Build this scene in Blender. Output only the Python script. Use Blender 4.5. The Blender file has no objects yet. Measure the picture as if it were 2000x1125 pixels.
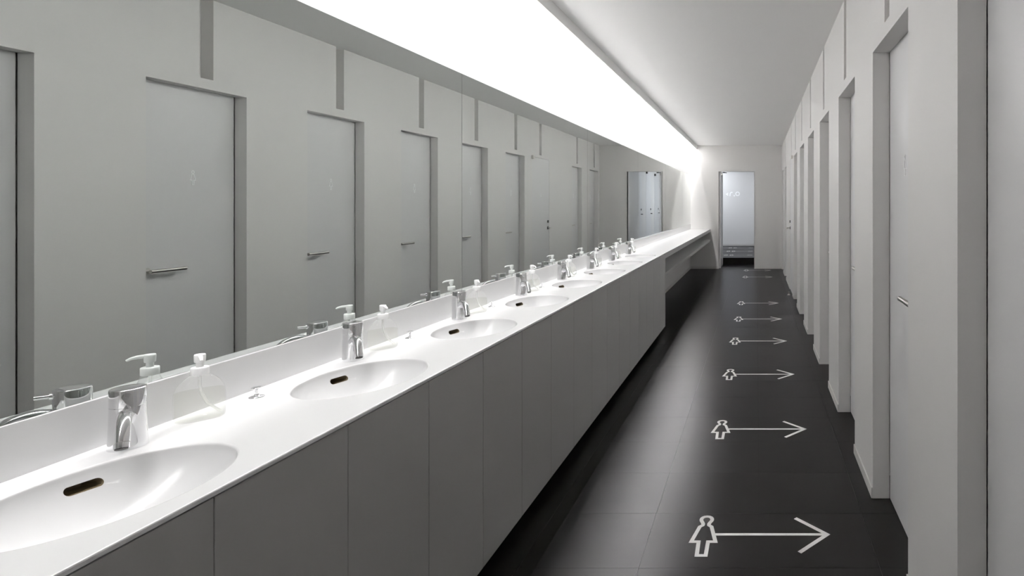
import bpy, bmesh, math, random
from mathutils import Vector, Matrix

# ------------------------------------------------------------------ camera, light, exposure
F = 1125.0                      # focal length in pixels of the 2000 x 1125 frame (24 mm shift lens)
SC = bpy.context.scene
COL = SC.collection
cam_d = bpy.data.cameras.new('camera'); cam = bpy.data.objects.new('camera', cam_d); COL.objects.link(cam)
cam.location = (0, 0, 1.4); cam.rotation_euler = (math.pi/2, 0, 0)
cam_d.sensor_fit = 'HORIZONTAL'; cam_d.sensor_width = 36.0; cam_d.lens = F/2000*36
cam_d.shift_x = (1000-1478)/2000; cam_d.shift_y = (400-562.5)/2000
cam_d.clip_start = 0.05
SC.camera = cam
world = bpy.data.worlds.new('world'); SC.world = world; world.use_nodes = True
world.node_tree.nodes['Background'].inputs[0].default_value = (0, 0, 0, 1)
world.node_tree.nodes['Background'].inputs[1].default_value = 0
SC.view_settings.view_transform = 'Standard'; SC.view_settings.look = 'None'
SC.view_settings.exposure = 0.38; SC.view_settings.gamma = 1.0; SC.view_settings.use_curve_mapping = False
SC.cycles.max_bounces = 16; SC.cycles.diffuse_bounces = 10; SC.cycles.glossy_bounces = 8
SC.cycles.transparent_max_bounces = 24; SC.cycles.transmission_bounces = 12

COVE_EMIT = 500.0               # radiance of the lamp strip in the ceiling slot over the mirror
NEXT_EMIT = 22.0                # radiance of the ceiling lamp in the room beyond

# ------------------------------------------------------------------ the place, in metres
XM, XR = -1.452, 0.553          # mirror wall, stall wall
XD = 0.633                      # face of the recessed stall doors
ZC = 2.696                      # ceiling
YE = 0.0112*F                   # end wall
YB = -1.6                       # wall behind the camera
ZT = 0.868; XF = -1.010         # worktop height, front edge
XP = -1.015                     # cabinet fronts
XB = -1.4435                    # front of the upstand
ZB = 0.976                      # top of the upstand, foot of the mirror
ZM = 2.043                      # top of the mirror
MOD = 0.000628*F                # basin spacing
C0 = 0.000958*F                 # first basin
NB = 8
YCAB = C0 + (NB-0.5)*MOD        # end of the cabinets, open shelf beyond
XFA = -1.3215                   # lamp slot fascia
ZFA = 2.614
ZS = 3.10

# ------------------------------------------------------------------ materials
def nodes_of(m):
    m.use_nodes = True
    return m.node_tree.nodes, m.node_tree.links
def mat(name, col, rough=0.5, metal=0.0, spec=0.5, noise=0.0, nscale=8.0, bump=0.0, bscale=200.0, rvar=0.0, sheen=0.0):
    m = bpy.data.materials.new(name); n, l = nodes_of(m)
    b = n['Principled BSDF']
    b.inputs['Base Color'].default_value = (*col, 1); b.inputs['Roughness'].default_value = rough
    b.inputs['Metallic'].default_value = metal; b.inputs['Specular IOR Level'].default_value = spec
    if sheen: b.inputs['Sheen Weight'].default_value = sheen; b.inputs['Sheen Roughness'].default_value = 0.35
    tc = n.new('ShaderNodeTexCoord')
    if noise or rvar:
        t = n.new('ShaderNodeTexNoise'); t.inputs['Scale'].default_value = nscale; t.inputs['Detail'].default_value = 5
        l.new(tc.outputs['Object'], t.inputs['Vector'])
        if noise:
            mx = n.new('ShaderNodeMix'); mx.data_type = 'RGBA'
            mx.inputs[6].default_value = (*[c*(1-noise) for c in col], 1)
            mx.inputs[7].default_value = (*[min(1, c*(1+noise)) for c in col], 1)
            l.new(t.outputs['Fac'], mx.inputs[0]); l.new(mx.outputs[2], b.inputs['Base Color'])
        if rvar:
            mr = n.new('ShaderNodeMapRange'); mr.inputs[3].default_value = rough-rvar; mr.inputs[4].default_value = rough+rvar
            l.new(t.outputs['Fac'], mr.inputs[0]); l.new(mr.outputs[0], b.inputs['Roughness'])
    if bump:
        t2 = n.new('ShaderNodeTexNoise'); t2.inputs['Scale'].default_value = bscale; t2.inputs['Detail'].default_value = 3
        l.new(tc.outputs['Object'], t2.inputs['Vector'])
        bp = n.new('ShaderNodeBump'); bp.inputs['Strength'].default_value = bump; bp.inputs['Distance'].default_value = 0.002
        l.new(t2.outputs['Fac'], bp.inputs['Height']); l.new(bp.outputs['Normal'], b.inputs['Normal'])
    return m
def emit(name, col, strength):
    m = bpy.data.materials.new(name); n, l = nodes_of(m)
    n.remove(n['Principled BSDF']); e = n.new('ShaderNodeEmission')
    e.inputs[0].default_value = (*col, 1); e.inputs[1].default_value = strength
    l.new(e.outputs[0], n['Material Output'].inputs[0]); return m
def clear(name, tint, gloss_ior=1.45, milk=0.0):
    m = bpy.data.materials.new(name); n, l = nodes_of(m)
    n.remove(n['Principled BSDF'])
    tr = n.new('ShaderNodeBsdfTransparent'); tr.inputs[0].default_value = (*tint, 1)
    gl = n.new('ShaderNodeBsdfGlossy'); gl.inputs['Roughness'].default_value = 0.03
    lw = n.new('ShaderNodeLayerWeight'); lw.inputs[0].default_value = 0.5
    pw = n.new('ShaderNodeMath'); pw.operation = 'POWER'; pw.inputs[1].default_value = 4.0
    fr = n.new('ShaderNodeMath'); fr.operation = 'MULTIPLY_ADD'; fr.inputs[1].default_value = 0.45*min(1, (gloss_ior-1)/0.45)
    fr.inputs[2].default_value = ((gloss_ior-1)/(gloss_ior+1))**2
    l.new(lw.outputs['Facing'], pw.inputs[0]); l.new(pw.outputs[0], fr.inputs[0])
    mx = n.new('ShaderNodeMixShader')
    l.new(fr.outputs[0], mx.inputs[0]); l.new(tr.outputs[0], mx.inputs[1]); l.new(gl.outputs[0], mx.inputs[2])
    if milk:
        tl = n.new('ShaderNodeBsdfTranslucent'); tl.inputs[0].default_value = (1, 1, 1, 1)
        df = n.new('ShaderNodeBsdfDiffuse'); df.inputs[0].default_value = (1, 1, 1, 1)
        m1 = n.new('ShaderNodeMixShader'); m1.inputs[0].default_value = 0.5
        l.new(tl.outputs[0], m1.inputs[1]); l.new(df.outputs[0], m1.inputs[2])
        m2 = n.new('ShaderNodeMixShader'); m2.inputs[0].default_value = milk
        l.new(mx.outputs[0], m2.inputs[1]); l.new(m1.outputs[0], m2.inputs[2]); mx = m2
    l.new(mx.outputs[0], n['Material Output'].inputs[0]); return m

def tile_material():
    m = bpy.data.materials.new('black_vinyl_tile'); n, l = nodes_of(m); n.remove(n['Principled BSDF'])
    df = n.new('ShaderNodeBsdfDiffuse'); gl = n.new('ShaderNodeBsdfGlossy'); gl.distribution = 'BECKMANN'; gl.inputs['Color'].default_value = (0.96, 0.95, 0.97, 1)
    lw = n.new('ShaderNodeLayerWeight'); lw.inputs[0].default_value = 0.5
    pw = n.new('ShaderNodeMath'); pw.operation = 'POWER'; pw.inputs[1].default_value = 5.0
    fr = n.new('ShaderNodeMath'); fr.operation = 'MULTIPLY_ADD'; fr.inputs[1].default_value = 0.40; fr.inputs[2].default_value = 0.010
    mx = n.new('ShaderNodeMixShader')
    l.new(lw.outputs['Facing'], pw.inputs[0]); l.new(pw.outputs[0], fr.inputs[0]); l.new(fr.outputs[0], mx.inputs[0])
    l.new(df.outputs[0], mx.inputs[1]); l.new(gl.outputs[0], mx.inputs[2]); l.new(mx.outputs[0], n['Material Output'].inputs[0])
    g = n.new('ShaderNodeNewGeometry')
    t = n.new('ShaderNodeTexNoise'); t.inputs['Scale'].default_value = 4.0; t.inputs['Detail'].default_value = 2; t.inputs['Roughness'].default_value = 0.5
    l.new(g.outputs['Position'], t.inputs['Vector'])
    cr = n.new('ShaderNodeValToRGB')
    cr.color_ramp.elements[0].position = 0.3; cr.color_ramp.elements[0].color = (0.0085, 0.0078, 0.0076, 1)
    cr.color_ramp.elements[1].position = 0.75; cr.color_ramp.elements[1].color = (0.0115, 0.0107, 0.0104, 1)
    l.new(t.outputs['Fac'], cr.inputs[0]); l.new(cr.outputs[0], df.inputs['Color'])
    mr = n.new('ShaderNodeMapRange'); mr.inputs[1].default_value = 0.3; mr.inputs[2].default_value = 0.7
    mr.inputs[3].default_value = 0.276; mr.inputs[4].default_value = 0.30
    l.new(t.outputs['Fac'], mr.inputs[0]); l.new(mr.outputs[0], gl.inputs['Roughness'])
    return m

M = {
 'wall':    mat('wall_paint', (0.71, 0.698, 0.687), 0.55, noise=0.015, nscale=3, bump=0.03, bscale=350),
 'door':    mat('door_laminate', (0.685, 0.68, 0.685), 0.38, noise=0.01, nscale=2),
 'ceiling': mat('ceiling_paint', (0.88, 0.876, 0.87), 0.7, noise=0.01, nscale=2),
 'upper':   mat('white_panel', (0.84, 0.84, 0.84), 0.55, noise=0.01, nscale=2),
 'trim':    mat('baseboard_vinyl', (0.62, 0.61, 0.59), 0.45, noise=0.02),
 'solid':   mat('solid_surface_white', (0.71, 0.71, 0.712), 0.22, noise=0.008, nscale=20),
 'cab':     mat('cabinet_laminate', (0.36, 0.354, 0.342), 0.36, spec=0.9, sheen=0.7, noise=0.015, nscale=4),
 'black':   mat('black_plinth', (0.006, 0.006, 0.006), 0.5, noise=0.1),
 'joint':   mat('floor_joint', (0.008, 0.0075, 0.007), 0.8, spec=0.1, noise=0.1),
 'tile':    tile_material(),
 'mirror':  mat('mirror_glass', (0.715, 0.745, 0.725), 0.0, metal=1.0),
 'edge':    mat('mirror_edge', (0.25, 0.28, 0.26), 0.3),
 'chrome':  mat('chrome', (0.82, 0.82, 0.83), 0.06, metal=1.0),
 'steel':   mat('satin_steel', (0.62, 0.60, 0.57), 0.28, metal=1.0),
 'dark':    mat('dark_metal', (0.05, 0.048, 0.045), 0.4),
 'hole':    mat('overflow_plastic', (0.13, 0.10, 0.055), 0.6, noise=0.2),
 'decal':   mat('white_floor_film', (0.92, 0.91, 0.89), 0.6, noise=0.01),
 'sign':    mat('white_sign_film', (0.96, 0.96, 0.96), 0.4, noise=0.01),
 'pump':    mat('white_plastic', (0.86, 0.86, 0.86), 0.3, noise=0.005),
 'bottle':  clear('clear_bottle', (0.985, 0.987, 0.985), milk=0.07),
 'liquid':  clear('clear_soap', (0.965, 0.967, 0.95), 1.12),
 'tube':    clear('dip_tube_plastic', (0.95, 0.95, 0.945), 1.35, milk=0.25),
 'lamp':    emit('cove_lamp_light', (1.0, 0.988, 0.985), COVE_EMIT),
 'lamp2':   emit('ceiling_lamp_light', (0.86, 0.92, 1.0), NEXT_EMIT),
}

# ------------------------------------------------------------------ mesh helpers
class MB:
    def __init__(s): s.v = []; s.f = []; s.sm = []
    def add(s, vs, fs, smooth=False):
        o = len(s.v); s.v += [tuple(p) for p in vs]
        for f in fs: s.f.append([i+o for i in f]); s.sm.append(smooth)
        return s
    def box(s, x0, x1, y0, y1, z0, z1):
        vs = [(x, y, z) for x in (x0, x1) for y in (y0, y1) for z in (z0, z1)]
        return s.add(vs, [(0,1,3,2),(4,6,7,5),(0,4,5,1),(2,3,7,6),(0,2,6,4),(1,5,7,3)])
    def tube(s, pts, rad, n=16, caps=True):
        pts = [Vector(p) for p in pts]; R = rad if isinstance(rad, (list, tuple)) else [rad]*len(pts)
        vs = []; fs = []; ref = None
        for i, p in enumerate(pts):
            t = (pts[min(i+1, len(pts)-1)] - pts[max(i-1, 0)]).normalized()
            if ref is None: ref = t.orthogonal().normalized()
            ref = (ref - t*ref.dot(t)).normalized(); b = t.cross(ref)
            for k in range(n):
                a = 2*math.pi*k/n; vs.append(p + (ref*math.cos(a) + b*math.sin(a))*R[i])
        for i in range(len(pts)-1):
            for k in range(n): fs.append((i*n+k, i*n+(k+1)%n, (i+1)*n+(k+1)%n, (i+1)*n+k))
        s.add(vs, fs, True)
        if caps:
            s.add(vs[:n], [list(range(n))[::-1]]); s.add(vs[-n:], [list(range(n))])
        return s
    def lathe(s, prof, n=32, sx=1.0, sy=1.0, c=(0,0,0), smooth=True, cap0=True, cap1=True):
        vs = []; fs = []
        for r, z in prof:
            for k in range(n):
                a = 2*math.pi*k/n; vs.append((c[0]+r*sx*math.cos(a), c[1]+r*sy*math.sin(a), c[2]+z))
        for i in range(len(prof)-1):
            for k in range(n): fs.append((i*n+k, i*n+(k+1)%n, (i+1)*n+(k+1)%n, (i+1)*n+k))
        s.add(vs, fs, smooth)
        if cap0: s.add(vs[:n], [list(range(n))[::-1]])
        if cap1: s.add(vs[-n:], [list(range(n))])
        return s
    def xform(s, mtx): s.v = [tuple(mtx @ Vector(p)) for p in s.v]; return s
    def mesh(s, name, m):
        me = bpy.data.meshes.new(name); me.from_pydata(s.v, [], s.f); me.materials.append(M[m])
        me.polygons.foreach_set('use_smooth', s.sm)
        bm = bmesh.new(); bm.from_mesh(me); bmesh.ops.recalc_face_normals(bm, faces=bm.faces); bm.to_mesh(me); bm.free()
        me.update(); return me
    def build(s, name, m, parent=None, bevel=0.0, bseg=2, loc=None):
        return link(name, s.mesh(name, m), parent, bevel, bseg, loc)
def link(name, me, parent=None, bevel=0.0, bseg=2, loc=None):
    o = bpy.data.objects.new(name, me); COL.objects.link(o)
    if parent: o.parent = parent
    if loc: o.location = loc
    if bevel:
        b = o.modifiers.new('bevel', 'BEVEL'); b.width = bevel; b.segments = bseg; b.limit_method = 'ANGLE'; b.angle_limit = 0.6
    return o
def empty(name, loc=(0,0,0), rz=0.0):
    o = bpy.data.objects.new(name, None); COL.objects.link(o); o.location = loc; o.rotation_euler = (0, 0, rz)
    o.empty_display_size = 0.05; return o
def tag(o, label, cat, group=None, kind=None):
    o['label'] = label; o['category'] = cat
    if group: o['group'] = group
    if kind: o['kind'] = kind
    return o
def struct(o, label, cat): return tag(o, label, cat, kind='structure')
def kids(o): return [c for c in bpy.data.objects if c.parent == o]
def copy_tree(o, parent=None):
    c = o.copy(); COL.objects.link(c)
    if parent: c.parent = parent
    for ch in kids(o): copy_tree(ch, c)
    return c
def ribbon(pts, w, t, closed):
    """flat stroke of width w and thickness t along 2-D points, mitred; lies in u,v with t along n"""
    P = [Vector((p[0], p[1])) for p in pts]; n = len(P); L = []; R = []
    for i, p in enumerate(P):
        a = P[i-1] if (closed or i > 0) else None; b = P[(i+1) % n] if (closed or i < n-1) else None
        d1 = (p-a).normalized() if a is not None else (b-p).normalized()
        d2 = (b-p).normalized() if b is not None else d1
        n1 = Vector((-d1.y, d1.x)); n2 = Vector((-d2.y, d2.x)); m = (n1+n2)
        m = m.normalized() if m.length > 1e-6 else n1
        k = min(1/max(m.dot(n1), 0.35), 2.4)
        L.append(p+m*w/2*k); R.append(p-m*w/2*k)
    mb = MB(); vs = []
    for q in range(n): vs += [(L[q].x, L[q].y, 0), (R[q].x, R[q].y, 0), (L[q].x, L[q].y, t), (R[q].x, R[q].y, t)]
    fs = []
    for q in range(n if closed else n-1):
        a = 4*q; b = 4*((q+1) % n)
        fs += [(a+2, a+3, b+3, b+2), (a, b, b+1, a+1), (a, a+2, b+2, b), (a+1, b+1, b+3, a+3)]
    if not closed: fs += [(0,1,3,2), (4*n-4, 4*n-2, 4*n-1, 4*n-3)]
    return mb.add(vs, fs)
ORD = ['first', 'second', 'third', 'fourth', 'fifth', 'sixth', 'seventh', 'eighth', 'ninth', 'tenth']

# ------------------------------------------------------------------ floor with its tiles
floor = MB().box(XM-0.1, XD+0.12, YB, 0.012*F+0.02, -0.06, -0.004).build('floor', 'joint')
struct(floor, 'black tiled floor of the washroom aisle', 'floor')
XE = [XM, -1.385, -0.92, -0.455, 0.010, 0.475, XD+0.05]
TL = 0.00035*F; Y0T = 0.001973*F
j = 0.0009
rows = [Y0T + TL*n for n in range(-10, 34)]
for c in range(6):
    w = XE[c+1]-XE[c]
    me = MB().box(j/2, w-j/2, j/2, TL-j/2, -0.004, 0.0).mesh('tile', 'tile')
    for y in rows:
        if y < YB-0.01 or y+TL > 0.012*F+0.4: continue
        link('tile', me, floor, loc=(XE[c], y, 0))

# ------------------------------------------------------------------ stall wall with recessed doorways
DW = 0.00057*F
far = [0.00141, 0.002441, 0.003458, 0.004495, 0.005530, 0.006560, 0.007596]
doors = [(a*F-DW, a*F) for a in far] + [(0.009546*F, 0.010085*F), (0.010555*F, 0.011105*F)]
ZD = 2.125
flush = (0.007857*F, 0.008494*F); ZG = 2.143
slots = [0.001144, 0.002175, 0.003206, 0.004233, 0.005262, 0.006292, 0.007322, 0.00982, 0.01085]
slots = [(s*F-0.045, s*F+0.045) for s in slots] + [(0.008112*F, 0.008196*F)]
mb = MB()
openings = sorted(doors + [flush])
y = YB
for a, b in openings:                      # piers
    mb.box(XR, XD, y, a, 0, ZD if True else 0); y = b
mb.box(XR, XD, y, YE, 0, ZD)
mb.box(XR, XD, YB, flush[0], ZD, 2.188); mb.box(XR, XD, flush[1], YE, ZD, 2.188); mb.box(XR, XD, flush[0], flush[1], ZG, 2.188)
y = YB
for a, b in sorted(slots):
    mb.box(XR, XD, y, a, 2.188, ZC); y = b
mb.box(XR, XD, y, YE, 2.188, ZC)
mb.box(XD+0.055, XD+0.10, YB, YE+0.1, 0, ZC+0.4)         # backing
mb.box(XD, XD+0.05, YB, YE, ZG, ZC)                       # back of the slots
wall_r = mb.build('wall_right', 'wall')
struct(wall_r, 'pale grey stall wall with recessed doorways and narrow slots above them', 'wall')
n = 0; y = YB
for a, b in openings:                      # skirting on each pier
    if y > 0.3 or a > 0.3:
        n += 1
        bb = MB().box(XR-0.007, XR, y, a, 0, 0.052).build('baseboard_right', 'trim', wall_r, bevel=0.002)
    y = b
MB().box(XR-0.007, XR, y, YE, 0, 0.052).build('baseboard_right', 'trim', wall_r, bevel=0.002)

def figure_pts(w, h):
    half = [(0.0, 0.974), (0.0095, 0.968), (0.0175, 0.950), (0.0228, 0.920), (0.0240, 0.885), (0.0215, 0.850), (0.0160, 0.812), (0.0125, 0.775), (0.0135, 0.742), (0.0255, 0.705),
            (0.0502, 0.338), (0.0195, 0.338), (0.0178, 0.027)]
    k = w/0.123
    pts = [(x*k, v*h) for x, v in half]
    return pts + [(-x, v) for x, v in reversed(pts[1:])]

def lever_handle(parent, ya, yb, xface, z):
    h = empty('door_handle'); h.parent = parent
    MB().tube([(xface-0.046, ya, z), (xface-0.046, yb, z)], 0.0105, 16).build('grip', 'steel', h, bevel=0.002)
    MB().tube([(xface, ya+0.018, z), (xface-0.046, ya+0.018, z)], 0.009, 12).build('spindle', 'steel', h)
    MB().tube([(xface, ya+0.018, z), (xface-0.008, ya+0.018, z)], 0.022, 20).build('rose', 'steel', h)
    return h
fig_me = ribbon(figure_pts(0.040, 0.092), 0.0046, 0.0015, True)
fig_me.xform(Matrix(((0,0,-1,0),(-1,0,0,0),(0,1,0,0),(0,0,0,1))))
fig_mesh = fig_me.mesh('door_sign', 'sign')
leaf_me = {}
for i, (a, b) in enumerate(doors):
    d = MB().box(XD+0.0005, XD+0.036, a-0.02, b-0.007, 0.006, ZD+0.02).build('door_%d' % (i+1 if i < 7 else i+2), 'door')
    which = ['nearest the open end of the basins'] if False else None
    k = len(doors)-1-i
    lab = 'recessed pale grey stall door, %s in the row from the end wall' % ORD[k if i >= 7 else k+1]
    struct(d, lab, 'door')
    lever_handle(d, a+0.055, a+0.262, XD, 1.015)
    link('door_sign', fig_mesh, d, loc=(XD-0.0005, (a+b)/2+0.03, 1.523))
# flush service door
a, b = flush
g = MB().box(XR+0.002, XR+0.040, a+0.004, b-0.004, 0.008, ZG-0.004).build('door_8', 'door')
struct(g, 'flush pale grey door with lever handle and hinge block, third in the row from the end wall', 'door')
h = empty('door_handle'); h.parent = g
yl = b-0.060; zl = 1.02
MB().tube([(XR+0.002, yl, zl), (XR-0.006, yl, zl)], 0.024, 20).build('rose', 'dark', h)
MB().tube([(XR+0.0, yl, zl), (XR-0.05, yl, zl), (XR-0.058, yl-0.012, zl), (XR-0.058, yl-0.11, zl-0.004)], 0.009, 12).build('lever', 'steel', h)
MB().tube([(XR+0.002, yl, 1.125), (XR-0.012, yl, 1.125)], 0.021, 20).build('lock_cylinder', 'dark', g)
MB().box(XR-0.03, XR+0.002, a-0.03, a+0.035, ZG-0.035, ZG+0.012).build('hinge_block', 'steel', g, bevel=0.002)
link('door_sign', fig_mesh, g, loc=(XR+0.0015, (a+b)/2, 1.523)).scale = (1, 0.7, 0.7)
ds = empty('door_stop', (XR-0.055, 0.00795*F, 0))
MB().lathe([(0.022, 0), (0.022, 0.006), (0.012, 0.010), (0.012, 0.032), (0.016, 0.034), (0.016, 0.042), (0.010, 0.046)], 18).build('post', 'steel', ds)
MB().lathe([(0.0165, 0.030), (0.018, 0.033), (0.018, 0.039), (0.0165, 0.042)], 18).build('rubber_ring', 'dark', ds)
tag(ds, 'small steel door stop on the floor beside the flush door', 'door stop')

# ------------------------------------------------------------------ end wall, mirror wall, ceiling, back wall
OL, OR, OZ = -0.829, -0.056, 2.128
mb = MB()
mb.box(XM-0.1, OL, YE, YE+0.10, 0, ZS); mb.box(OR, XD+0.1, YE, YE+0.10, 0, ZS); mb.box(OL, OR, YE, YE+0.10, OZ, ZS)
wall_e = mb.build('wall_end', 'wall')
struct(wall_e, 'pale grey end wall with an open doorway', 'wall')
for x0, x1 in ((XM, OL-0.012), (OR+0.012, XR)):
    MB().box(x0, x1, YE-0.007, YE, 0, 0.052).build('baseboard_end', 'trim', wall_e, bevel=0.002)
fr = empty('trim_1', (0, 0, 0)); struct(fr, 'slim pale frame around the doorway in the end wall', 'door frame')
MB().box(OL-0.010, OL, YE-0.006, YE+0.10, 0, OZ+0.010).build('frame_post', 'trim', fr)
MB().box(OR, OR+0.010, YE-0.006, YE+0.10, 0, OZ+0.010).build('frame_post', 'trim', fr)
MB().box(OL, OR, YE-0.006, YE+0.10, OZ, OZ+0.010).build('frame_head', 'trim', fr)
wl = MB().box(XM-0.1, XM, YB, YE, 0, ZM).box(XM-0.1, XM-0.05, YB, YE, ZM, ZS).build('wall_left', 'wall')
struct(wl, 'grey wall behind the mirrors and under the open shelf', 'wall')
MB().box(XM, XM+0.007, YCAB, YE, 0, 0.052).build('baseboard_left', 'trim', wl, bevel=0.002)
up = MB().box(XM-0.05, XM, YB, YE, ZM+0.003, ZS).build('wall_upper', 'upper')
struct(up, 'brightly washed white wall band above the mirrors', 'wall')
cl = MB().box(XFA+0.02, XD+0.15, YB, YE, ZC, ZC+0.08).build('ceiling', 'ceiling')
struct(cl, 'plain white ceiling of the washroom', 'ceiling')
fa = MB().box(XFA, XFA+0.02, YB, YE, ZFA, ZS).build('trim_2', 'ceiling', bevel=0.001)
struct(fa, 'white fascia board along the light slot in the ceiling', 'fascia')
sl = MB().box(XM-0.05, XFA+0.02, YB, YE, ZS, ZS+0.05).build('ceiling_slot', 'ceiling')
struct(sl, 'white top of the light slot', 'ceiling')
wb = MB().box(XM-0.1, XD+0.15, YB-0.1, YB, 0, ZS+0.05).build('wall_back', 'wall')
struct(wb, 'pale grey wall at the near end of the washroom', 'wall')

# lamp strip in the slot
LY0 = -0.6                      # where the lamp row starts
lp = empty('cove_light', (-1.360, 0, 2.81)); tag(lp, 'long linear lamp in the ceiling slot above the mirrors', 'light')
rot = Matrix.Rotation(math.radians(84), 4, 'Y')          # lamp face turned from straight down towards the white wall
MB().box(-0.030, 0.030, LY0, YE-0.02, 0.004, 0.018).xform(rot).build('housing', 'ceiling', lp)
MB().box(-0.022, 0.022, LY0+0.01, YE-0.03, 0.0, 0.0035).xform(rot).build('diffuser', 'lamp', lp)

# ------------------------------------------------------------------ mirrors
seams = [YB] + [0.000651*F + 0.001861*F*k for k in range(6)] + [YE-0.002]
NM = len(seams)-1
for k in range(NM):
    p = empty('wall_mirror', (XM, seams[k], ZB))
    L = seams[k+1]-seams[k]-0.0025
    MB().box(0.0005, 0.006, 0, L, 0.001, ZM-ZB).build('glass', 'mirror', p)
    MB().box(0.0, 0.0005, 0, L, 0.001, ZM-ZB).build('backing', 'edge', p)
    tag(p, 'frameless wall mirror panel above the basins, %s from the end wall' % ORD[NM-1-k], 'mirror', 'mirror panels above the worktop')

# ------------------------------------------------------------------ worktop with basins
ctr = empty('washbasin_counter', (0, 0, 0))
tag(ctr, 'long white solid-surface worktop with a row of oval basins moulded in', 'worktop')
SX, SY, BXC, DEP = 0.155, 0.208, -1.215, 0.118
yst = C0-1.5*MOD
mb = MB()
NA = 96
def ring_module(mb, cy, y0, y1, x0, x1, z, hx, hy):
    ang = [2*math.pi*k/NA for k in range(NA)]
    for X in (x0, x1):
        for Y in (y0, y1): ang.append(math.atan2(Y-cy, X-BXC) % (2*math.pi))
    ang = sorted(set(round(a, 6) for a in ang))
    inn = []; out = []
    for a in ang:
        c, s = math.cos(a), math.sin(a)
        r = 1/math.sqrt((c/hx)**2 + (s/hy)**2)
        inn.append((BXC+r*c, cy+r*s, z))
        ts = []
        if abs(c) > 1e-9: ts.append(((x1 if c > 0 else x0)-BXC)/c)
        if abs(s) > 1e-9: ts.append(((y1 if s > 0 else y0)-cy)/s)
        t = min(ts); out.append((BXC+t*c, cy+t*s, z))
    n = len(ang)
    mb.add(inn+out, [(k, (k+1) % n, n+(k+1) % n, n+k) for k in range(n)])
EB = 0.005
for k in range(-1, NB):
    cy = C0+k*MOD
    ring_module(mb, cy, cy-MOD/2, cy+MOD/2, XB-0.001, XF-0.003, ZT, SX+EB, SY+EB)
    ring_module(mb, cy, cy-MOD/2, cy+MOD/2, XB-0.001, XF, ZT-0.010, SX+0.02, SY+0.02)
mb.add([(XB-0.001, YCAB, ZT), (XF-0.003, YCAB, ZT), (XF-0.003, YE-0.001, ZT), (XB-0.001, YE-0.001, ZT)], [(0,1,2,3)])
mb.add([(XB-0.001, YCAB, ZT-0.010), (XF, YCAB, ZT-0.010), (XF, YE-0.001, ZT-0.010), (XB-0.001, YE-0.001, ZT-0.010)], [(0,1,2,3)])
e = [(XF-0.003, ZT), (XF-0.0009, ZT-0.0009), (XF, ZT-0.003), (XF, ZT-0.010)]
for (xa, za), (xb, zb) in zip(e, e[1:]):
    mb.add([(xa, yst, za), (xb, yst, zb), (xb, YE-0.001, zb), (xa, YE-0.001, za)], [(0,1,2,3)], True)
mb.add([(XB, yst, ZT), (XF-0.003, yst, ZT), (XF, yst, ZT-0.003), (XF, yst, ZT-0.010), (XB, yst, ZT-0.010)], [(0,1,2,3,4)])
mb.build('top', 'solid', ctr)
us = MB().box(XM+0.0005, XB, yst, YE-0.001, ZT-0.010, ZB).build('backsplash', 'solid', bevel=0.002)
tag(us, 'low white backsplash ledge along the foot of the mirrors', 'backsplash')
PN, PM = 2.3, 1.7
def bowl_z(rho): return -DEP*max(0.0, 1-rho**PN)**(1/PM)
bm_ = MB(); prof = []
for t in range(5):
    a = math.pi/2*t/4; prof.append((EB*(1-math.sin(a)), -EB*(1-math.cos(a)), None))
vs = []; fs = []; NR = 22
ringsP = [(SX+p[0], SY+p[0], p[1]) for p in prof]
for q in range(1, NR+1):
    ph = math.pi/2*q/NR; rho = max(math.cos(ph)**(2/PN), 0.10)
    ringsP.append((SX*rho, SY*rho, -EB + bowl_z(rho)))
NA2 = 72
for hx, hy, z in ringsP:
    for k in range(NA2):
        a = 2*math.pi*k/NA2; vs.append((hx*math.cos(a), hy*math.sin(a), z))
for i in range(len(ringsP)-1):
    for k in range(NA2): fs.append((i*NA2+k, (i+1)*NA2+k, (i+1)*NA2+(k+1) % NA2, i*NA2+(k+1) % NA2))
fs.append(list(range((len(ringsP)-1)*NA2, len(ringsP)*NA2))[::-1])
bowl = bpy.data.meshes.new('basin'); bowl.from_pydata(vs, [], fs); bowl.materials.append(M['solid'])
bowl.polygons.foreach_set('use_smooth', [True]*len(fs)); bowl.update()
def bowl_x(y, z):
    """inner back wall: x (negative) of the bowl at y, depth z"""
    t = max(0.0, min(1.0, -(z+EB)/DEP)); rho = (1-t**PM)**(1/PN)
    return -SX*math.sqrt(max(0.0, rho**2-(y/SY)**2))
SOY, SOZ, SW, SH = 0.078, -0.034, 0.027, 0.0085        # overflow slot
pill = []
for k in range(24):
    a = 2*math.pi*k/24; cxs = SW-SH if math.cos(a) >= 0 else -(SW-SH)
    pill.append((cxs+SH*math.cos(a), SH*math.sin(a)))
def cut_overflow(me):
    bm = bmesh.new(); bm.from_mesh(me)
    def inside(f):
        c = f.calc_center_median()
        return c.x < 0 and abs(c.y-SOY) < SW+0.012 and abs(c.z-SOZ) < SH+0.009
    bmesh.ops.delete(bm, geom=[f for f in bm.faces if inside(f)], context='FACES')
    bm.edges.ensure_lookup_table()
    outer = [e for e in bm.edges if e.is_boundary and max(v.co.z for v in e.verts) < -0.003]
    pv = [bm.verts.new((bowl_x(SOY+u, SOZ+v), SOY+u, SOZ+v)) for u, v in pill]
    inner = [bm.edges.new((pv[i], pv[(i+1) % len(pv)])) for i in range(len(pv))]
    res = bmesh.ops.bridge_loops(bm, edges=outer+inner)
    for f in res['faces']: f.smooth = True
    bmesh.ops.recalc_face_normals(bm, faces=bm.faces)
    bm.to_mesh(me); bm.free(); me.update()
cut_overflow(bowl)
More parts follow.
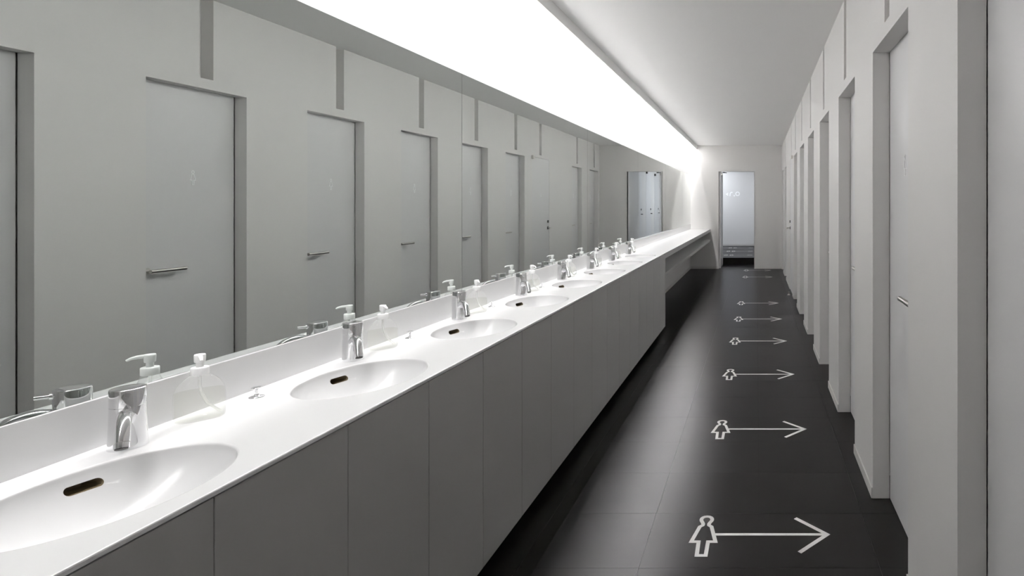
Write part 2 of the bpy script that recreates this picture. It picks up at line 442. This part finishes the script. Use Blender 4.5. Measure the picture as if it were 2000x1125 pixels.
def pocket():
    n = len(pill); vs = []
    for off, g in ((0.0004, 1.0), (-0.003, 0.97), (-0.045, 0.97)):
        vs += [(bowl_x(SOY+u, SOZ+v)+off, SOY+u*g, SOZ+v*g-(0.004 if off < -0.01 else 0)) for u, v in pill]
    fs = [(i*n+k, i*n+(k+1) % n, (i+1)*n+(k+1) % n, (i+1)*n+k) for i in range(2) for k in range(n)]
    fs.append(list(range(2*n, 3*n)))
    return MB().add(vs, fs).mesh('overflow_slot', 'hole')
slot_me = pocket()
drain_me = MB().lathe([(0.030, 0.0), (0.030, 0.003), (0.025, 0.004), (0.024, 0.002), (0.018, 0.006), (0.006, 0.009)], 24).mesh('drain', 'chrome')
for k in range(-1, NB):
    bo = link('basin', bowl, ctr, loc=(BXC, C0+k*MOD, ZT))
    link('overflow_slot', slot_me, bo)
    link('drain', drain_me, bo, loc=(0, 0, -DEP-EB))

# ------------------------------------------------------------------ cabinets under the basins
hw = MOD/2
door_me = MB().box(0, 0.020, 0.001, hw-0.001, 0.053, 0.8525).mesh('cabinet_door', 'cab')
for k in range(-1, NB):
    cy = C0+k*MOD
    c = empty('vanity_cabinet', (XP-0.020, cy-MOD/2, 0))
    for s in range(2):
        link('door', door_me, c, loc=(0, s*hw, 0), bevel=0.0012)
    MB().box(-0.385, -0.002, 0.0, MOD, 0.055, 0.073).build('bottom_board', 'cab', c)
    for yy in (0.0, MOD-0.018): MB().box(-0.385, -0.002, yy, yy+0.018, 0.073, 0.70).build('side_board', 'cab', c)
    MB().box(-0.36, -0.085, 0.0, MOD, 0.0, 0.055).build('plinth', 'black', c)
    MB().box(-0.014, -0.002, 0.0, MOD, 0.830, 0.8580).build('top_rail', 'cab', c)
    tag(c, 'grey two-door vanity cabinet under the worktop, %s from the open shelf' % ORD[NB-1-k], 'cabinet', 'grey cabinets under the worktop')

# ------------------------------------------------------------------ open shelf at the far end
sh = empty('open_shelf', (XP-0.02, YCAB, 0)); tag(sh, 'long grey open shelf under the far end of the worktop', 'shelf')
LS = YE-YCAB-0.001
MB().box(0, 0.020, 0.019, LS, 0.804, 0.8580).build('apron', 'cab', sh, bevel=0.001)
MB().box(-0.41, 0.020, 0.019, LS, 0.600, 0.642).build('shelf_board', 'cab', sh, bevel=0.001)
MB().box(-0.417, 0.020, 0.0, 0.019, 0.053, 0.8580).build('end_panel', 'cab', sh, bevel=0.001)
MB().box(-0.417, -0.41, 0.019, LS, 0.600, 0.8580).build('back_panel', 'cab', sh)

# ------------------------------------------------------------------ faucets
def make_faucet():
    root = empty('basin_faucet')
    b = MB().lathe([(0.0325, 0.0), (0.0325, 0.002), (0.0315, 0.012), (0.030, 0.045), (0.0292, 0.0905)], 40).build('body', 'chrome', root)
    MB().lathe([(0.0278, 0.0900), (0.0278, 0.0925)], 40).build('joint_ring', 'chrome', root)
    MB().lathe([(0.0292, 0.0922), (0.0292, 0.127), (0.0285, 0.1295), (0.0265, 0.130), (0.0, 0.1302)], 40, cap1=False).build('cap', 'chrome', root)
    pts = []; rad = []
    ctrl = [(0.006, 0.058), (0.028, 0.0720), (0.050, 0.0795), (0.072, 0.0790), (0.090, 0.0710), (0.103, 0.0580), (0.112, 0.0440), (0.119, 0.0310)]
    def cr(p0, p1, p2, p3, t):
        return tuple(0.5*((2*b) + (-a+c)*t + (2*a-5*b+4*c-d)*t*t + (-a+3*b-3*c+d)*t**3) for a, b, c, d in zip(p0, p1, p2, p3))
    for i in range(len(ctrl)-1):
        p0 = ctrl[max(i-1, 0)]; p3 = ctrl[min(i+2, len(ctrl)-1)]
        for q in range(4):
            x, z = cr(p0, ctrl[i], ctrl[i+1], p3, q/4); pts.append((x, 0, z))
    pts.append((ctrl[-1][0], 0, ctrl[-1][1]))
    rad = [0.0175 - 0.0055*min(1, i/12) for i in range(len(pts))]
    sp = MB().tube(pts, rad, 24).build('spout', 'chrome', root)
    d = (Vector(pts[-1])-Vector(pts[-2])).normalized(); e0 = Vector(pts[-1])
    MB().tube([e0-d*0.012, e0-d*0.0115], rad[-1]+0.0005, 24).build('aerator_ring', 'steel', sp)
    MB().tube([e0+d*0.0004, e0+d*0.0012], rad[-1]-0.002, 20).build('aerator', 'dark', sp)
    lv = MB().tube([(0.022, 0, 0.1165), (0.054, 0, 0.1180)], 0.0042, 16).build('lever', 'chrome', root, bevel=0.001)
    MB().tube([(0.027, 0, 0.1165), (0.0325, 0, 0.1166)], 0.0075, 20).build('lever_collar', 'chrome', lv)
    return root
XFC = -1.385
fc = make_faucet()
for k in range(NB):
    o = fc if k == 0 else copy_tree(fc)
    o.location = (XFC, C0+k*MOD+0.000170*F, ZT); o.rotation_euler = (0, 0, math.radians(-47))
    tag(o, 'chrome lever faucet with bent spout at the %s basin from the open shelf' % ORD[NB-1-k], 'faucet', 'chrome faucets behind the basins')

# ------------------------------------------------------------------ soap bottles
def make_bottle():
    root = empty('soap_bottle')
    W = 0.048; T = 0.62       # half width, thickness ratio
    prof = [(0.30, 0.000), (0.86, 0.0005), (0.95, 0.004), (0.985, 0.012), (1.0, 0.030), (1.0, 0.056), (0.985, 0.067), (0.93, 0.0775),
            (0.83, 0.088), (0.68, 0.0975), (0.50, 0.1055), (0.38, 0.110), (0.30, 0.113)]
    def body(sc, z0, z1, extra=None, n=36):
        mb = MB(); vs = []; fs = []; P = []
        for r, z in prof:
            if z < z0-1e-6 or z > z1+1e-6: continue
            P.append((r, z))
        P = [(r*sc if r < 0.9 else r-(1-sc), z) for r, z in P]
        if extra: P.append((P[-1][0], z1))
        for r, z in P:
            e = 1.0 - 0.36*max(0, min(1, (r-0.45)/0.5))      # squarer where wide, rounder at neck
            for k in range(n):
                a = 2*math.pi*k/n; c, s = math.cos(a), math.sin(a)
                tt = T + (1-T)*max(0, min(1, (0.6-r)/0.3))
                y = math.copysign(abs(c)**e, c)*r*W; x = math.copysign(abs(s)**e, s)*r*W*tt
                vs.append((x, y, z))
        for i in range(len(P)-1):
            for k in range(n): fs.append((i*n+k, i*n+(k+1) % n, (i+1)*n+(k+1) % n, (i+1)*n+k))
        mb.add(vs, fs, True)
        mb.add(vs[:n], [list(range(n))[::-1]]); mb.add(vs[-n:], [list(range(n))])
        return mb
    b = body(1.0, 0, 0.2).build('bottle', 'bottle', root)
    body(0.955, 0.0035, 0.0700, True).build('soap', 'liquid', b)
    MB().tube([(0, 0, 0.112), (0, 0.000, 0.085), (0, 0.004, 0.060), (0, 0.014, 0.036), (0, 0.032, 0.016), (0, 0.038, 0.010)], 0.0034, 10).build('dip_tube', 'tube', b)
    pu = empty('pump'); pu.parent = root
    MB().lathe([(0.0165, 0.110), (0.0175, 0.111), (0.0175, 0.1275), (0.0165, 0.129), (0.0085, 0.1295)], 28).build('collar', 'pump', pu)
    MB().lathe([(0.0072, 0.129), (0.0072, 0.142)], 20).build('stem', 'pump', pu)
    MB().lathe([(0.0100, 0.141), (0.0108, 0.143), (0.0112, 0.158), (0.0105, 0.1605), (0.008, 0.161)], 24).build('head', 'pump', pu)
    MB().tube([(0.006, 0, 0.1565), (0.022, 0, 0.1565), (0.033, 0, 0.1545), (0.040, 0, 0.1505)], [0.0048, 0.0044, 0.0036, 0.0030], 12).build('nozzle', 'pump', pu)
    return root
bt = make_bottle()
for k in range(NB):
    o = bt if k == 0 else copy_tree(bt)
    o.location = (-1.384, C0+k*MOD+0.000312*F+random.Random(k).uniform(-0.004, 0.004), ZT+0.0003); o.rotation_euler = (0, 0, math.radians(-42+[0, 5, -4, 6, 2, -3, 4, -2][k]))
    tag(o, 'clear soap pump bottle beside the faucet of the %s basin from the open shelf' % ORD[NB-1-k], 'soap bottle', 'soap bottles along the worktop')

# ------------------------------------------------------------------ drain lift knobs
kn = empty('drain_knob')
MB().lathe([(0.0175, 0.0), (0.0170, 0.002), (0.012, 0.0038), (0.0065, 0.005), (0.0055, 0.008)], 28).build('flange', 'chrome', kn)
MB().lathe([(0.0040, 0.006), (0.0036, 0.020)], 16).build('rod', 'chrome', kn)
MB().lathe([(0.0040, 0.0195), (0.0080, 0.0225), (0.0125, 0.0245), (0.0130, 0.0262), (0.0115, 0.0275), (0.0, 0.0284)], 28, cap1=False).build('grip', 'chrome', kn)
for k in range(NB):
    o = kn if k == 0 else copy_tree(kn)
    o.location = (-1.385, C0+k*MOD+0.000460*F, ZT)
    tag(o, 'small chrome drain knob past the soap bottle of the %s basin from the open shelf' % ORD[NB-1-k], 'drain knob', 'chrome drain knobs along the worktop')
cap_me = MB().lathe([(0.018, 0.0), (0.0175, 0.003), (0.014, 0.0045), (0.0, 0.005)], 24, cap1=False).mesh('cap', 'steel')
for k, yy in enumerate((0.00665*F, 0.00729*F)):
    o = link('worktop_cap', cap_me, loc=(-1.355, yy, ZT))
    tag(o, 'small round steel cap in the worktop past the basins, %s' % ('nearer the basins' if k == 0 else 'nearer the end wall'), 'cap', 'caps in the worktop')

# ------------------------------------------------------------------ floor markings
ST = 0.0165; TH = 0.0006
fl_fig = ribbon(figure_pts(0.123, 0.303), ST, TH, True).xform(Matrix.Translation((-0.222, -0.155, 0))).mesh('figure', 'decal')
fl_shaft = ribbon([(-0.176, 0), (0.296, 0)], 0.0165, TH, False).mesh('shaft', 'decal')
fl_head = ribbon([(0.172, 0.127), (0.299, 0), (0.172, -0.127)], 0.0185, TH, False).mesh('arrow_head', 'decal')
def floor_arrow(loc, flip=1):
    r = empty('floor_arrow', loc); r.scale = (flip, 1, 1)
    link('figure', fl_fig, r); link('shaft', fl_shaft, r); link('arrow_head', fl_head, r)
    return r
arrow_y = [0.002174, 0.003196, 0.00423, 0.005263, 0.006278, 0.00729, 0.00993, 0.01094]
for k, a in enumerate(arrow_y):
    r = floor_arrow((0, a*F, 0.0002))
    r_ = 7-k
    tag(r, 'white floor marking of a woman and arrow, %s from the end wall doorway' % ORD[r_], 'floor marking', 'woman and arrow markings on the black floor')

# ------------------------------------------------------------------ room beyond the doorway
YS = 0.012*F; ZP = 0.16; YF = 0.0155*F; XR2 = 0.05; XL2 = -2.0; Z2 = 2.75
st = MB().box(XL2, XR2+0.3, YS+0.012, YF+0.1, -0.06, ZP-0.03).build('floor_step', 'tile')
struct(st, 'black raised step of the floor beyond the doorway', 'step')
MB().box(XL2, XR2+0.3, YS, YF+0.1, ZP-0.03, ZP).build('tread', 'tile', st)
p1 = MB().box(XL2-0.2, OL-0.001, YE+0.10, YS, 0, Z2).build('wall_passage_left', 'wall'); struct(p1, 'wall on the open door side of the passage', 'wall')
far_doors = ((13.98, 14.70), (15.30, 16.02), (16.55, 17.25))
mb = MB().box(XR2+0.08, XR2+0.3, 0.01238*F, YF, ZP, Z2).box(XR2, XR2+0.08, 0.01238*F, YF, ZP, ZP+2.19)
y = 0.01238*F
for a, b in far_doors:
    mb.box(XR2, XR2+0.08, y, (a+b)/2-0.045, ZP+2.19, Z2); y = (a+b)/2+0.045
mb.box(XR2, XR2+0.08, y, YF, ZP+2.19, Z2)
p2 = mb.build('wall_far_right', 'wall'); struct(p2, 'wall with more stall doors beyond the doorway', 'wall')
p6 = MB().box(OR+0.001, XR2+0.3, YE+0.10, 0.01238*F, 0, Z2).build('wall_passage_right', 'wall'); struct(p6, 'pale grey side of the passage past the doorway', 'wall')
p3 = MB().box(XL2-0.2, XR2+0.3, YF, YF+0.1, 0, Z2).build('wall_far', 'wall'); struct(p3, 'bright wall at the back of the room beyond the doorway', 'wall')
MB().box(XL2, XR2, YF-0.008, YF, ZP, ZP+0.055).build('baseboard_far', 'trim', p3)
p4 = MB().box(XL2-0.2, XR2+0.4, YE+0.10, YF+0.1, Z2, Z2+0.1).build('ceiling_far', 'ceiling'); struct(p4, 'ceiling of the room beyond the doorway', 'ceiling')
p5 = MB().box(XL2-0.2, XL2, YS, YF, ZP, Z2).build('wall_far_left', 'wall'); struct(p5, 'side wall of the room beyond the doorway', 'wall')
for k, (a, b) in enumerate(far_doors):
    d = MB().box(XR2-0.003, XR2+0.02, a, b, ZP+0.008, ZP+2.12).build('door_%d' % (11+k), 'door')
    struct(d, 'pale flush door in the room beyond the doorway, %s past the passage' % ORD[k], 'door')
    MB().tube([(XR2-0.003, b-0.07, ZP+1.0), (XR2-0.05, b-0.07, ZP+1.0), (XR2-0.054, b-0.18, ZP+1.0)], 0.010, 10).build('door_handle', 'dark', d)
    MB().tube([(XR2-0.003, b-0.07, ZP+1.12), (XR2-0.015, b-0.07, ZP+1.12)], 0.024, 14).build('lock_cylinder', 'dark', d)
    MB().box(XR2-0.04, XR2-0.003, a-0.02, a+0.07, ZP+2.07, ZP+2.13).build('hinge_block', 'dark', d)
for k, yy in enumerate((14.19, 15.38, 16.57)):
    r = floor_arrow((-0.40, yy, ZP+0.0002)); tag(r, 'white woman and arrow marking on the raised floor, %s from the step' % ORD[k], 'floor marking', 'markings on the raised floor pointing to the doors')
    r = floor_arrow((-0.98, yy, ZP+0.0002), -1); tag(r, 'white woman and arrow marking pointing away from the doors, %s from the step' % ORD[k], 'floor marking', 'markings on the raised floor pointing away')
# open door leaf folded back against the passage wall
dl = MB().box(OL+0.004, OL+0.040, YE+0.03, YE+0.86, 0.010, OZ-0.012).build('door_10', 'door'); struct(dl, 'open door leaf folded against the passage wall', 'door')
cb = MB().box(OL+0.040, OL+0.075, YE+0.07, YE+0.28, OZ-0.075, OZ-0.030).build('door_closer', 'steel', dl, bevel=0.003)
MB().tube([(OL+0.058, YE+0.12, OZ-0.022), (OL+0.16, YE+0.20, OZ-0.02), (OL+0.10, YE+0.02, OZ-0.014)], 0.007, 8).build('closer_arm', 'dark', cb)
# wall signs
def wall_sign(name, x, parts, label):
    r = empty(name, (x, YF-0.003, 1.72)); 
    for nm, mb in parts: mb.xform(Matrix(((1,0,0,0),(0,0,-1,0),(0,1,0,0),(0,0,0,1)))).build(nm, 'sign', r)
    return tag(r, label, 'sign')
circ = lambda cx, cy, rr, n=20: [(cx+rr*math.cos(2*math.pi*i/n), cy+rr*math.sin(2*math.pi*i/n)) for i in range(n)]
wall_sign('wall_sign', -0.83, [('arrow', ribbon([(-0.035, 0.035), (-0.085, 0.0), (-0.035, -0.035)], 0.03, 0.003, False)),
    ('hook', ribbon([(0.02, -0.06), (0.03, 0.03), (0.06, 0.06), (0.10, 0.055)], 0.03, 0.003, False))], 'white arrow and hook sign on the far wall, beside the open door leaf')
wall_sign('wall_sign', -0.60, [('dot', ribbon(circ(-0.08, -0.045, 0.014), 0.02, 0.003, True)),
    ('ring', ribbon(circ(0.02, 0.012, 0.055), 0.028, 0.003, True))], 'white ring and dot sign on the far wall, away from the open door leaf')
# ceiling lamp of that room
l2 = empty('ceiling_lamp_offscreen', (-1.5, 16.2, Z2)); tag(l2, 'long ceiling lamp of the room beyond the doorway', 'light')
MB().box(-0.16, 0.16, -1.05, 1.05, -0.05, 0.0).build('housing', 'ceiling', l2)
MB().box(-0.13, 0.13, -1.0, 1.0, -0.054, -0.0502).build('diffuser', 'lamp2', l2)
